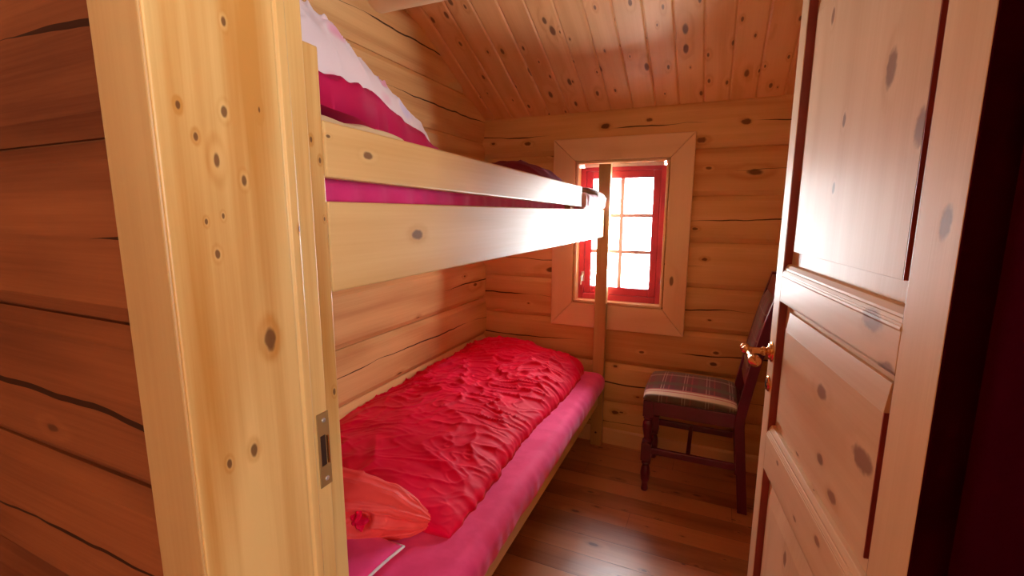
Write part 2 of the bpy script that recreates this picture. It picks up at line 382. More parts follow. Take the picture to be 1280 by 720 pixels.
# hall shell behind and beside the camera
bm = BM(); box(bm, -2.4, 1.75, -1.8, YP0 + .005, 2.72, 2.78); struct(obj('ceiling_hall', bm, M['ceil']))
bm = BM(); slab(bm, frange(-1.8, YP0 + .1, 4), log_lines(0, 2.75, .11, .245), lambda a, b: pl(b), .1, [], lambda a, b, d: (-2.4 - d, a, b)); struct(obj('wall_hall_left', bm, M['log_y']))
bm = BM(); slab(bm, frange(-2.4, 1.75, 4), log_lines(0, 2.75, .11, .245), lambda a, b: pl(b), .1, [], lambda a, b, d: (a, -1.8 - d, b)); struct(obj('wall_hall_back', bm, M['log_x']))
HW = (-1.35, -.72, 1.15, 1.68)        # hall window in the right-hand hall wall
bm = BM(); slab(bm, sorted(set(frange(-1.8, YP0 + .02, 6) + [HW[0], HW[1]])), log_lines(0, 2.75, .11, .245, extra=(HW[2], HW[3])), lambda a, b: pl(b), .1, [HW], lambda a, b, d: (1.75 + d, a, b)); struct(obj('wall_hall_right', bm, M['log_y']))
# baseboard at the far wall
bm = BM(); prism(bm, [(YF - .018, 0), (YF + .01, 0), (YF + .01, .098), (YF - .010, .098), (YF - .018, .088)], 0, XL + .002, XR - .002)
struct(obj('baseboard_far', bm, M['pine_x'], bevel=.002))
# ceiling purlin
t = BM(); n = 40
tube(t, [(x, 1.685 + .006 * nz(x * 2), 2.315 + .005 * nz(x * 2, 5)) for x in frange(XL + .004, XR - .004, n)], [.088 + .004 * nz(x * 1.5, 9) for x in frange(XL, XR, n)], 28)
o = tag(obj('ceiling_beam', t, M['pine_x'], smooth=True, bevel=.004), 'round pine log beam crossing under the sloping board ceiling', 'beam')

# ------------------------------------------------------------------ door frame (left lining with casing and strike plate, head, hinge side)
fr = thing('trim_1', 'pale pine door frame around the open doorway with strike plate', 'door frame', (-.52, .295, 0)); struct(fr)
bm = BM()
prism(bm, [(-.612, .2975), (-.609, .2945), (-.5242, .2945), (-.5242, .330), (-.612, .330)], 2, 0, 2.13)
obj('casing', bm, M['pine_z2'], fr, bevel=.003)
bm = BM()      # lining: wide face, two little quirks, then the rebate that takes the door
prism(bm, [(-.5202, .2975), (-.5215, .2962), (-.5240, .2962), (-.5240, .3300), (-.5600, .3300), (-.5615, .5005), (-.533, .5005), (-.531, .498), (-.531, .4665), (-.5227, .466), (-.5202, .4625), (-.5202, .451), (-.5237, .4485), (-.5237, .446), (-.5202, .4435)], 2, 0, DZ)
obj('door_lining', bm, M['pine_z'], fr, bevel=.001)
bm = BM(); box(bm, -.612, .40, .290, .3295, DZ - .03, 2.13); obj('head_casing', bm, M['pine_x'], fr, bevel=.003)
bm = BM(); box(bm, -.521, .27, .3295, .4885, DZ - .035, DZ); obj('head_lining', bm, M['pine_x'], fr, bevel=.001)
# strike plate
def rot_plate(bm, y0, y1, z0, z1, x, th, cut=.006):
    prism(bm, [(y0 + cut, z0), (y1, z0), (y1, z1), (y0 + cut, z1), (y0, z1 - cut), (y0, z0 + cut)], 0, x, x + th); return bm
bm = BM(); y0, y1, z0, z1 = .4775, .5003, .978, 1.098
# plate with a rectangular mouth, made of four strips
slab(bm, [y0, y0 + .0045, y1 - .0075, y1], [z0, 1.012, 1.062, z1], lambda a, b: 0, .002, [(y0 + .0045, y1 - .0075, 1.012, 1.062)], lambda a, b, d: (-.5292 - d, a, b))
sp = obj('strike_plate', bm, M['plate'], fr, bevel=.0006)
bm = BM(); box(bm, -.5312, -.5304, y0 + .003, y1 - .006, 1.008, 1.066); obj('latch_slot', bm, M['slot'], sp)
bm = BM()
prism(bm, [(-.5308, y1 - .0075), (-.5308, y1 - .0055), (-.5262, y1 - .0045), (-.5255, y1 - .0065)], 2, 1.014, 1.060)
obj('latch_lip', bm, M['brass'], sp, bevel=.0005)
for zz in (.990, 1.086):
    bm = BM(); lathe(bm, [(.0001, .0012), (.0032, .001), (.0038, 0.), (.0038, -.001)], (-.5289, .490, zz), (1, 0, 0), 14)
    obj('screw', bm, M['steel'], sp, smooth=True)
# hinge side lining, with its shade put into the dark colour
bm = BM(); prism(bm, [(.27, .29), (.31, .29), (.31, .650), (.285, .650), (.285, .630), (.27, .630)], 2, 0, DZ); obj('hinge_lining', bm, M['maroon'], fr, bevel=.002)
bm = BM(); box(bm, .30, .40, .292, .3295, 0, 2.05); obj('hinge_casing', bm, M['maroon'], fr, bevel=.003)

# ------------------------------------------------------------------ the open door
A = math.radians(7.7)
dr = thing('door_1', 'open panelled pine door with brass lever handle at the right', 'door', (.250, .665, 0), A); struct(dr)
W, T, ZT = .718, .040, 2.03
NS, LS, DEP = .096, .664, .0185          # inner edges of the two stiles, recess depth
bm = BM(); box(bm, 0, T, .004, NS, .008, ZT); obj('stile', bm, M['door_z'], dr, True, bevel=.0018)
bm = BM(); box(bm, .0, T, LS, W, .008, ZT); obj('stile', bm, M['door_z'], dr, True, bevel=.0018)
bm = BM(); box(bm, -.0002, T + .0002, 0, .0042, .008, ZT); obj('hinge_edge', bm, M['maroon'], dr, True, bevel=.001)  # wood edge coloured maroon for the shade it stands in
rails = [(.008, .13), (.725, .828), (1.182, 1.255), (1.90, ZT)]
for a, b in rails:
    bm = BM(); box(bm, .0, T, NS, LS, a, b); obj('rail', bm, M['door_y'], dr, True, bevel=.0012)
for (a, b, hor) in ((.13, .725, False), (.828, 1.182, True), (1.255, 1.90, False)):
    mt = M['door_y'] if hor else M['door_z']
    bm = BM(); box(bm, DEP, T - .012, NS - .004, LS + .004, a - .004, b + .004)
    y0, y1 = NS + .029, LS - .050; z0, z1 = a + .055, b - .065
    # raised field with sloped top and bottom edges, square sides
    prism(bm, [(y0, z0), (y1, z0), (y1, z1), (y0, z1)], 0, .0065, DEP + .001)
    vs = [bm.verts.new(c) for c in ((.0065, y0, z1), (.0065, y1, z1), (.0120, y1, z1 + .045), (.0120, y0, z1 + .045), (DEP + .0005, y0, z1 + .0449), (DEP + .0005, y1, z1 + .0449))]
    va = [bm.verts.new(c) for c in ((DEP + .0005, y0, z1 - .0005), (DEP + .0005, y1, z1 - .0005))]
    bm.faces.new((vs[0], vs[1], vs[2], vs[3])); bm.faces.new((vs[0], vs[3], vs[4], va[0])); bm.faces.new((vs[1], va[1], vs[5], vs[2])); bm.faces.new((vs[3], vs[2], vs[5], vs[4]))
    pn = obj('panel', bm, mt, dr, True, bevel=.0006)
    # red strips put recess shade into colour at each stile and near field side
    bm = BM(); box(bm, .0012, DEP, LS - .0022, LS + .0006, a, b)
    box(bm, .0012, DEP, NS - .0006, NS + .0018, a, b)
    obj('shade_strip', bm, M['door_in'], pn, True)['label'] = 'inner edge with shade coloured in red'
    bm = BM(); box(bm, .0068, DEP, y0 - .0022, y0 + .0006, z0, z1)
    obj('shade_strip', bm, M['door_in'], pn, True)['label'] = 'groove side with shade coloured in red'
    # moulding under each panel: three stepped ridges
    bm = BM()
    prism(bm, [(.0, a - .012), (-.0015, a - .009), (-.0008, a - .0045), (.001, a - .004), (.001, a + .001), (.003, a + .0055), (.0045, a + .006), (.0045, a + .0105), (.0095, a + .0185), (.0105, a + .0195), (DEP, a + .021), (DEP, a - .012)], 1, NS + .0005, LS - .0005)
    obj('panel_moulding', bm, M['door_y'], dr, True, bevel=.0005)
    bm = BM(); prism(bm, [(.0, b), (.0, b + .0), (.0, b + .004), (DEP, b + .004), (DEP, b - .008), (.006, b - .004), (.0, b)][1:], 1, NS + .0005, LS - .0005)
    obj('panel_bead', bm, M['door_y'], dr, True)
# brass lever and escutcheon
hz_, hy = 1.040, .690
h = BM(); lathe(h, [(.0265, 0.0), (.0265, .003), (.022, .005), (.021, .008), (.013, .010), (.011, .014)], (0.001, hy, hz_), (-1, 0, 0), 28)
hd = obj('door_handle', h, M['brass'], dr, True, smooth=True, bevel=.0004)
h = BM(); lathe(h, [(.0105, .008), (.0105, .016), (.0125, .018), (.0125, .022), (.0095, .024), (.0085, .03), (.0095, .05), (.0105, .056), (.0085, .06)], (0, hy, hz_), (-1, 0, 0), 20)
obj('neck', h, M['brass'], hd, True, smooth=True)
h = BM(); lathe(h, [(.001, -.030), (.008, -.029), (.0115, -.024), (.0120, -.020), (.0085, -.016), (.0075, -.013), (.0105, -.009), (.013, 0.), (.0105, .010), (.0075, .014), (.0070, .030), (.0080, .045), (.0110, .062), (.0145, .078), (.0155, .088), (.0130, .098), (.0080, .104), (.0060, .106), (.0065, .111), (.0030, .115), (.0005, .116)], (-.060, hy, hz_), (.02, -1, -.03), 22)
obj('lever', h, M['brass'], hd, True, smooth=True)
h = BM(); lathe(h, [(.021, 0.), (.021, .003), (.017, .006), (.010, .0065), (.004, .0055)], (.001, hy, hz_ - .088), (-1, 0, 0), 26)
es = obj('key_plate', h, M['brass'], dr, True, smooth=True)
h = BM(); box(h, -.0075, -.0052, hy - .002, hy + .002, hz_ - .097, hz_ - .082); obj('keyhole', h, M['slot'], es, True)
# hinges
for zz in (.28, 1.75):
    bm = BM(); lathe(bm, [(.006, -.045), (.006, .045)], (.046, -.004, zz), (0, 0, 1), 14); obj('hinge', bm, M['brass'], dr, True, smooth=True)

# ------------------------------------------------------------------ window
wn = thing('window_1', 'small red-framed window with six panes above the bed end', 'window', (-.504, YF, WZ0)); struct(wn)
OX0, OX1, OZ0, OZ1 = -.898, -.125, .722, 1.818
IX0, IX1, IZ0, IZ1 = -.766, -.243, .866, 1.694
y0, y1 = YF - .026, YF + .004
def quad_prism(pts):
    bm = BM(); prism(bm, pts, 1, y0, y1); return bm
e = .0006
obj('window_trim', quad_prism([(OX0, OZ1), (OX1, OZ1), (IX1 - e, IZ1), (IX0 + e, IZ1)]), M['pine_x'], wn, bevel=.003)
obj('window_trim', quad_prism([(OX0, OZ0), (OX1, OZ0), (IX1 - e, IZ0), (IX0 + e, IZ0)]), M['pine_x'], wn, bevel=.003)
obj('window_trim', quad_prism([(OX0, OZ0 + e * 2), (IX0, IZ0 + e), (IX0, IZ1 - e), (OX0, OZ1 - e * 2)]), M['trim_z'], wn, bevel=.003)
obj('window_trim', quad_prism([(OX1, OZ0 + e * 2), (IX1, IZ0 + e), (IX1, IZ1 - e), (OX1, OZ1 - e * 2)]), M['trim_z'], wn, bevel=.003)
# reveal lining
bm = BM(); q0, q1 = YF - .022, YF + .128
for (a, b, c, d) in ((WX0 - .001, WX0 + .012, WZ0, WZ1), (WX1 - .012, WX1 + .001, WZ0, WZ1), (WX0, WX1, WZ0 - .001, WZ0 + .012), (WX0, WX1, WZ1 - .012, WZ1 + .001)): box(bm, a, b, q0, q1, c, d)
obj('window_reveal', bm, M['trim_z'], wn, bevel=.001)
def frame(bm, x0, x1, z0, z1, w, ya, yb, wt=None, wb=None):
    wt = wt or w; wb = wb or w
    box(bm, x0, x0 + w, ya, yb, z0, z1); box(bm, x1 - w, x1, ya, yb, z0, z1)
    box(bm, x0 + w, x1 - w, ya, yb, z1 - wt, z1); box(bm, x0 + w, x1 - w, ya, yb, z0, z0 + wb); return bm
fx0, fx1, fz0, fz1 = WX0 + .012, WX1 - .012, WZ0 + .012, WZ1 - .030
bm = BM(); frame(bm, fx0, fx1, fz0, fz1, .032, YF + .035, YF + .115, .022, .034); obj('window_frame', bm, M['winred'], wn, bevel=.003)
bm = BM(); box(bm, fx0 + .02, fx1 - .02, YF + .03, YF + .10, fz1 + .0005, WZ1 - .0125); obj('head_strip', bm, M['white'], wn, bevel=.002)
sx0, sx1, sz0, sz1 = fx0 + .0325, fx1 - .0325, fz0 + .0345, fz1 - .0225
bm = BM(); frame(bm, sx0, sx1, sz0, sz1, .040, YF + .045, YF + .090, .042, .046); sa = obj('sash', bm, M['winred'], wn, bevel=.004)
gx0, gx1, gz0, gz1 = sx0 + .040, sx1 - .040, sz0 + .046, sz1 - .042
bm = BM(); cx = (gx0 + gx1) / 2
box(bm, cx - .011, cx + .011, YF + .052, YF + .078, gz0, gz1)
for k in (1, 2):
    zz = gz0 + (gz1 - gz0) * k / 3; box(bm, gx0, cx - .011, YF + .053, YF + .077, zz - .010, zz + .010); box(bm, cx + .011, gx1, YF + .053, YF + .077, zz - .010, zz + .010)
gb_ = obj('glazing_bars', bm, plain('pale_rose_glow', (.72, .42, .46), .4), sa, bevel=.002)  # window glow over the bars is put into their pale colour
for i in range(2):
    for k in range(3):
        xa = gx0 if i == 0 else cx + .011; xb = cx - .011 if i == 0 else gx1
        za = gz0 + (gz1 - gz0) * k / 3 + (.010 if k else 0); zb = gz0 + (gz1 - gz0) * (k + 1) / 3 - (.010 if k < 2 else 0)
        bm = BM(); box(bm, xa, xb, YF + .064, YF + .067, za, zb); obj('pane', bm, M['glass'], sa)
bm = BM(); lx, lz = fx0 + .028, 1.022
box(bm, lx - .009, lx + .009, YF + .031, YF + .036, lz - .03, lz + .03)
tube(bm, [(lx, YF + .036, lz + .012), (lx, YF + .016, lz + .012), (lx - .004, YF + .010, lz - .002), (lx - .006, YF + .010, lz - .05)], [.006, .006, .007, .004], 12)
obj('window_latch', bm, M['steel'], wn, bevel=.001)

# ------------------------------------------------------------------ bunk bed
XB = -.575
bk = thing('bunk_bed', 'pine bunk bed built along the left log wall', 'bunk bed', (XB, .52, 0))
bm = BM(); box(bm, -.640, XB - .0005, .502, .5695, 0, 1.650); obj('post', bm, M['pine_z'], bk, bevel=.003)
bm = BM(); box(bm, -.617, -.550, 2.601, 2.643, 0, 1.667); obj('post', bm, M['pine_z2'], bk, bevel=.003)
# bolts through the far post
bm = BM(); lathe(bm, [(.007, 0), (.006, .003), (.001, .004)], (-.584, 2.6015, .085), (0, -1, 0), 12); obj('bolt', bm, M['slot'], bk, smooth=True)
bm = BM(); box(bm, XB - .028, XB, .5705, 2.600, 1.268, 1.417); obj('side_board', bm, M['pine_y'], bk, bevel=.003)
bm = BM()
prism(bm, [(.5705, 1.455), (2.105, 1.430), (2.105, 1.521), (.5705, 1.543)], 0, XB - .026, XB + .0005); obj('guard_rail', bm, M['pine_y'], bk, bevel=.004)
bm = BM()      # cleats that carry the guard rail
for yy in (2.05,): box(bm, XB - .055, XB - .0285, yy - .03, yy + .03, 1.27, 1.52)
obj('cleat', bm, M['pine_z'], bk, bevel=.002)
bm = BM(); box(bm, XB - .028, XB, .5705, 2.600, .262, .400); obj('side_rail', bm, M['pine_y'], bk, bevel=.003)
for zz in (.285, 1.285):
    bm = BM(); box(bm, XL + .006, XL + .035, .56, 2.64, zz, zz + .05); obj('wall_ledger', bm, M['pine_y'], bk, bevel=.002)
    for k in range(12):
        yy = .62 + k * .172; bm = BM(); box(bm, XL + .008, XB - .030, yy, yy + .085, zz + .051, zz + .069); obj('slat', bm, M['pine_x'], bk, bevel=.002)

# ------------------------------------------------------------------ soft things
def sm(t): t = max(0., min(1., t)); return t * t * (3 - 2 * t)
def ridge(x, y, s, seed=0.):
    v = nz(x * s + seed, y * s - seed * .7, seed); return 1 - min(1, abs(v) * 2.6)
def sheeted(name, x0, x1, y0, y1, z0, z1, rad, mat, parent, wr=.003, n=(60, 120), rip=.0):
    """padded rectangle: rounded-box shell with gentle wrinkles"""
    bm = BM(); nx, ny = n
    cxs, cys, czs = (x0 + x1) / 2, (y0 + y1) / 2, (z0 + z1) / 2
    hx, hy, hz = (x1 - x0) / 2, (y1 - y0) / 2, (z1 - z0) / 2
    prof = []     # cross profile around (closed): walk x-z rounded rectangle
    seg = 8
    def corner(cx_, cz_, a0):
        for i in range(seg + 1):
            a = a0 + PI / 2 * i / seg; prof.append((cx_ + rad * math.cos(a), cz_ + rad * math.sin(a), math.cos(a), math.sin(a)))
    corner(hx - rad, hz - rad, 0)
    for i in range(1, nx): prof.append((hx - rad - (2 * hx - 2 * rad) * i / nx, hz, 0, 1))
    corner(-hx + rad, hz - rad, PI / 2); corner(-hx + rad, -hz + rad, PI)
    for i in range(1, 6): prof.append((-hx + rad + (2 * hx - 2 * rad) * i / 6, -hz, 0, -1))
    corner(hx - rad, -hz + rad, 3 * PI / 2)
    rings = []
    ys = [-hy + rad * (1 - math.cos(PI / 2 * i / 8)) for i in range(8)] + frange(-hy + rad, hy - rad, ny) + [hy - rad * (1 - math.cos(PI / 2 * i / 8)) for i in range(7, -1, -1)]
    for y in ys:
        e = max(0., abs(y) - (hy - rad)) / rad; k = math.sqrt(max(0., 1 - e * e)); shr = rad * (1 - k)
        row = []
        for (px, pz, nx_, nz_) in prof:
            sx = px - math.copysign(min(shr, abs(px)), px) if abs(nx_) > .01 else px * (hx - shr) / hx
            sz = pz - math.copysign(min(shr, abs(pz)), pz)
            X, Y = cxs + sx, cys + y
            w = wr * (nz(X * 7, Y * 4, pz * 9) + .6 * nz(X * 19, Y * 9, pz * 20 + 5)) + rip * max(0, nx_) * nz(Y * 24, pz * 6, 3)
            row.append(bm.verts.new((X + nx_ * w, Y, czs + sz + nz_ * w)))
        rings.append(row)
    m = len(prof)
    for a, b in zip(rings, rings[1:]):
        for k in range(m): bm.faces.new((a[k], a[(k + 1) % m], b[(k + 1) % m], b[k]))
    bm.faces.new(rings[0][::-1]); bm.faces.new(rings[-1])
    return obj(name, bm, mat, parent, smooth=True)

def soft_patch(bm, nu, nv, top, bot):
    """closed soft body from two functions (u,v)->xyz sharing their rim"""
    Tv = [[None] * (nv + 1) for _ in range(nu + 1)]; Bv = [[None] * (nv + 1) for _ in range(nu + 1)]
    for i in range(nu + 1):
        for j in range(nv + 1):
            u, v = i / nu, j / nv
            Tv[i][j] = bm.verts.new(top(u, v))
            Bv[i][j] = Tv[i][j] if i in (0, nu) or j in (0, nv) else bm.verts.new(bot(u, v))
    for i in range(nu):
        for j in range(nv):
            bm.faces.new((Tv[i][j], Tv[i + 1][j], Tv[i + 1][j + 1], Tv[i][j + 1]))
            q = [Bv[i][j], Bv[i][j + 1], Bv[i + 1][j + 1], Bv[i + 1][j]]
            if set(q) != {Tv[i][j], Tv[i + 1][j], Tv[i + 1][j + 1], Tv[i][j + 1]}: bm.faces.new(q)
    return bm
def edge(u, p=2.4):      # 0 at the rim, 1 inside, rounded like a cushion
    t = abs(2 * u - 1); return max(0., 1 - t ** p) ** (1 / p)

# lower mattress
ML = .478
mt = thing('mattress', 'lower bunk mattress under a pink fitted sheet', 'mattress', (-.95, 1.57, .355))
sheeted('mattress_core', -1.350, -.560, .585, 2.590, .357, ML - .012, .03, M['mattress'], mt, wr=0, n=(6, 10))
sheeted('fitted_sheet', -1.358, -.530, .577, 2.597, .3555, ML, .052, M['sheet'], mt, wr=.0035, n=(50, 150), rip=.004)
# upper mattress
mu = thing('mattress', 'upper bunk mattress under a pink sheet, showing between the two side boards', 'mattress', (-.98, 1.57, 1.355))
sheeted('mattress_core', -1.345, -.640, .600, 2.560, 1.358, 1.452, .03, M['mattress'], mu, wr=0, n=(6, 10))
sheeted('fitted_sheet', -1.352, -.634, .585, 2.585, 1.3555, 1.470, .034, M['sheet'], mu, wr=.003, n=(30, 150), rip=.006)

# crimson duvet on the lower bunk
def duv_edge(v):          # x of the front edge along the bed
    return -.645 + .012 * math.sin(v * 9 + 1) - .012 * sm((v - .95) / .05) + .045 * sm((.12 - v) / .12) * 0
Y0, Y1 = .985, 2.590
def wrinkle(X, Y):
    # creases: long slanted folds, domain-warped and sharpened, stronger towards the far and front parts
    wx = X + .05 * nz(X * 4, Y * 4, 2.1); wy = Y + .06 * nz(X * 5, Y * 4, 7.7)
    a = wx * .90 + wy * .42; b = -wx * .42 + wy * .90
    c1 = ridge(a * .42, b, 13, 1.0) ** 5
    c2 = ridge(a * .5, b, 24, 4.0) ** 4
    c3 = ridge(a * .8, b, 6, 8.0) ** 2
    k = .28 + .77 * sm((Y - 1.25) / .6)
    fr_ = sm((X + .95) / .25)
    k = k * .8 + .45 * fr_ * sm((Y - 1.05) / .3)
    return k * (.0165 * c1 + .0085 * c2) + .010 * c3 + .020 * nz(X * 3.5, Y * 3, 4) + .0012 * nz(X * 40, Y * 30, 6)
def d_xy(u, v):
    uu = .5 - .5 * math.cos(PI * u); uu = .55 * u + .45 * uu
    vv = .5 - .5 * math.cos(PI * v); vv = .75 * v + .25 * vv
    y = Y0 + (Y1 - Y0) * vv
    x1 = duv_edge(vv) + .010 * nz(y * 14, 1, 0) + .006 * nz(y * 33, 3, 0)
    x0 = -1.357
    y += .05 * (1 - vv) * (uu - .5) * 1.0 + .012 * nz(uu * 5, vv * 3, 9)
    return x0 + (x1 - x0) * uu, y, uu, vv
def d_top(u, v):
    x, y, uu, vv = d_xy(u, v)
    eu = edge(.5 + .5 * uu, 2.6) if uu > 0 else 1.; ev = edge(vv, 5.0)
    left = .80 + .20 * sm(uu / .15)
    hgt = (.100 + .030 * math.sin(PI * uu) + .045 * sm((vv - .6) / .4) - .018 * sm((.45 - vv) / .3) * sm((.75 - uu) / .5)) * eu * ev * left
    z = ML + .006 + hgt + wrinkle(x, y) * min(1, eu * 1.3) * ev - .006 * (1 - eu)
    return (x, y, z)
def d_bot(u, v):
    x, y, uu, vv = d_xy(u, v); return (x, y, ML + .002)
dv = thing('duvet', 'crumpled crimson satin duvet spread over the lower bunk', 'duvet', (-1.0, 1.75, ML))
bm = BM(); soft_patch(bm, 170, 330, d_top, d_bot)
obj('duvet_body', bm, M['duvet'], dv, smooth=True)
# its near end rolled over, showing the coral side
AX = [(-.700, 1.030, .500), (-.745, 1.000, .520), (-.81, .965, .548), (-.89, .915, .568), (-1.0, .885, .576), (-1.12, .885, .576), (-1.24, .92, .572), (-1.345, .94, .56)]
RR = [.008, .040, .068, .088, .098, .098, .095, .070]
def lerp_path(t):
    s = t * (len(AX) - 1); i = min(int(s), len(AX) - 2); f = s - i; f2 = f
    return Vector(AX[i]).lerp(Vector(AX[i + 1]), f2), RR[i] * (1 - f2) + RR[i + 1] * f2
bm = BM(); NA, NB = 240, 170; rings = []
swc = Vector((-.838, .860, .572))
for i in range(NA + 1):
    p, r = lerp_path(i / NA)
    q, _ = lerp_path(min(1, i / NA + .01)); q0, _ = lerp_path(max(0, i / NA - .01)); t = (q - q0).normalized()
    up = (Vector((0, 0, 1)) - t * t.z).normalized(); s = t.cross(up); row = []
    for k in range(NB):
        a = 2 * PI * k / NB
        d = up * math.cos(a) + s * math.sin(a)
        P = p + d * r
        w = .009 * (ridge(math.cos(a) * 1.2 + p.x * .8, math.sin(a) * 1.2, 2.0, 2.) ** 4) + .004 * nz(math.cos(a) * 2, math.sin(a) * 2, p.x * 7) + .0015 * nz(P.x * 34, P.y * 30, P.z * 30)
        w *= min(1, r / .05)
        dd = P - swc; rho = math.hypot(dd.x * 1.0, dd.z * 1.15)
        P = p + d * (r + w)
        if d.z < 0: P.y -= .016 * min(1, r / .06) * (-d.z) ** .7 * (1 if d.y < .3 else 0)
        if d.y < .25:
            th = math.atan2(dd.z, dd.x)
            P.y += min(1, r / .05) * (.055 * math.exp(-(rho / .028) ** 2) - .008 * (1 - abs(math.sin((th - rho * 150) / 2))) ** .6 * math.exp(-(rho / .10) ** 2) * (1 - math.exp(-(rho / .025) ** 2)))
        if P.z < ML + .004: P.z = ML + .004 + .25 * (P.z - ML - .004) * 0
        row.append(bm.verts.new(P))
    rings.append(row)
for a, b in zip(rings, rings[1:]):
    for k in range(NB): bm.faces.new((a[k], a[(k + 1) % NB], b[(k + 1) % NB], b[k]))
bm.faces.new(rings[0][::-1]); bm.faces.new(rings[-1])
o = obj('rolled_end', bm, M['duvet_in'], dv, smooth=True); o['label'] = 'coral red rolled near end'

bm = BM(); NU, NV = 48, 24; rows = []
for i in range(NV + 1):
    ph_ = PI * i / NV; row = []
    for k in range(NU):
        th = 2 * PI * k / NU; rr_ = math.sin(ph_) * (.024 + .009 * math.sin(5 * th + 1) + .008 * nz(math.cos(th) * 3, math.sin(th) * 3, 4))
        row.append(bm.verts.new((swc.x + rr_ * math.cos(th), swc.y + .012 - .014 * math.cos(ph_) + .008 * nz(rr_ * 90 * math.cos(th), rr_ * 90 * math.sin(th), 2), swc.z + rr_ * 1.15 * math.sin(th))))
    rows.append(row)
for a, b in zip(rows, rows[1:]):
    for k in range(NU): bm.faces.new((a[k], a[(k + 1) % NU], b[(k + 1) % NU], b[k]))
bmesh.ops.remove_doubles(bm, verts=bm.verts, dist=1e-6)
obj('tucked_core', bm, M['duvet'], dv, smooth=True)['label'] = 'crimson core inside the rolled end'
# pillow at the near end of the lower bunk
def cushion(x0, x1, y0, y1, zb, th, seed, rot=0., p=3.0, n=70, tilt=0.):
    cx_, cy_ = (x0 + x1) / 2, (y0 + y1) / 2; hx, hy = (x1 - x0) / 2, (y1 - y0) / 2
    def pos(u, v, sgn):
        U, V = 2 * u - 1, 2 * v - 1
        X, Y = hx * U * (1 - .05 * (1 - V * V)), hy * V * (1 - .05 * (1 - U * U))
        k = edge(u, p) * edge(v, p)
        z = zb + th * .5 + sgn * th * .5 * k ** .8 + (.004 * nz(X * 14 + seed, Y * 14, 3) + .006 * ridge(X + seed, Y, 6, seed) ** 2) * k * sgn
        xr, yr = X * math.cos(rot) - Y * math.sin(rot), X * math.sin(rot) + Y * math.cos(rot)
        return (cx_ + xr, cy_ + yr, z + tilt * Y)
    bm = BM(); soft_patch(bm, n, n, lambda u, v: pos(u, v, 1), lambda u, v: pos(u, v, -1)); return bm, pos
pw = thing('pillow', 'pink pillow with white piping at the near end of the lower bunk', 'pillow', (-1.0, .76, ML))
bm, pos = cushion(-1.335, -.715, .60, .905, ML + .003, .050, 3.3)
obj('pillow_case', bm, M['sheet'], pw, smooth=True)
rim = [pos(i / 30, 0, 1) for i in range(30)] + [pos(1, i / 20, 1) for i in range(20)] + [pos(1 - i / 30, 1, 1) for i in range(30)] + [pos(0, 1 - i / 20, 1) for i in range(21)]
bm = BM(); tube(bm, rim, .0042, 8); obj('piping', bm, M['white'], pw, smooth=True)['label'] = 'white piping'

# upper bunk, near end: printed duvet bunched up, white side over magenta side, on a cream pad
ZU = 1.472
du = thing('duvet', 'bunched pale printed duvet with magenta underside at the near end of the upper bunk', 'duvet', (-.95, .85, ZU))
def lin(prof, y):
    if y <= prof[0][0]: return prof[0][1]
    for (a, za), (b, zb) in zip(prof, prof[1:]):
        if a <= y <= b: return za + (zb - za) * (y - a) / (b - a)
    return prof[-1][1]
def bunch(xf, prof, low, seed, amp, back=.12, p=4.):
    """cloth sloping down along +y; prof, low = [(y, z)] along its top and its underside"""
    ya, yb = prof[0][0], prof[-1][0]
    def base(u, v):
        y = ya + (yb - ya) * v
        return XL + .012 + (xf - XL - .012) * (1 - (1 - u) ** 1.6), y - back * (1 - u) ** 2 * v, y
    def top(u, v):
        x, y, yy = base(u, v); k = edge(.5 + .5 * (1 - (1 - u) ** 1.6), p); ke = edge(.5 + .5 * v, 7)
        w = amp * (ridge(x * .8, y, 11, seed) ** 3 + .6 * ridge(x, y * .6, 22, seed + 3) ** 3)
        lo = lin(low, yy); h = lin(prof, yy) - lo
        return (x + .014 * nz(y * 9, seed, 1) * u, y, lo + h * k * (.1 + .9 * ke) + w * k * ke + .012 * nz(x * 7, y * 9, seed) * k)
    def bot(u, v):
        x, y, yy = base(u, v); return (x, y, lin(low, yy))
    return top, bot
mlow = [(.59, 1.588), (.72, 1.576), (.80, 1.556), (.86, 1.505), (.95, 1.480), (1.2, 1.476)]
wlow = [(.59, 1.630), (.68, 1.622), (.76, 1.612), (.815, 1.614), (.85, 1.590), (.93, 1.572), (1.0, 1.552), (1.12, 1.515)]
top, bot = bunch(-.640, [(.590, 1.672), (.68, 1.655), (.80, 1.650), (.86, 1.628), (.93, 1.612), (1.0, 1.590), (1.05, 1.575), (1.09, 1.530)], mlow, 5.0, .008, p=9.)
bm = BM(); soft_patch(bm, 90, 110, top, bot); obj('magenta_side', bm, M['magenta'], du, smooth=True)
top2, bot2 = bunch(-.700, [(.590, 1.925), (.70, 1.90), (.80, 1.870), (.88, 1.830), (.94, 1.785), (.965, 1.762), (1.0, 1.765), (1.05, 1.728), (1.09, 1.665), (1.125, 1.560)], wlow, 11.0, .034, p=2.8)
bm = BM(); soft_patch(bm, 150, 170, top2, bot2); obj('printed_side', bm, M['print'], du, smooth=True)
bm, pos = cushion(-1.30, -.610, .60, .845, ZU + .001, .100, 7.1, p=5)
o = tag(obj('pad', bm, M['cream'], smooth=True), 'thin cream pad under the bunched duvet on the upper bunk', 'pad')
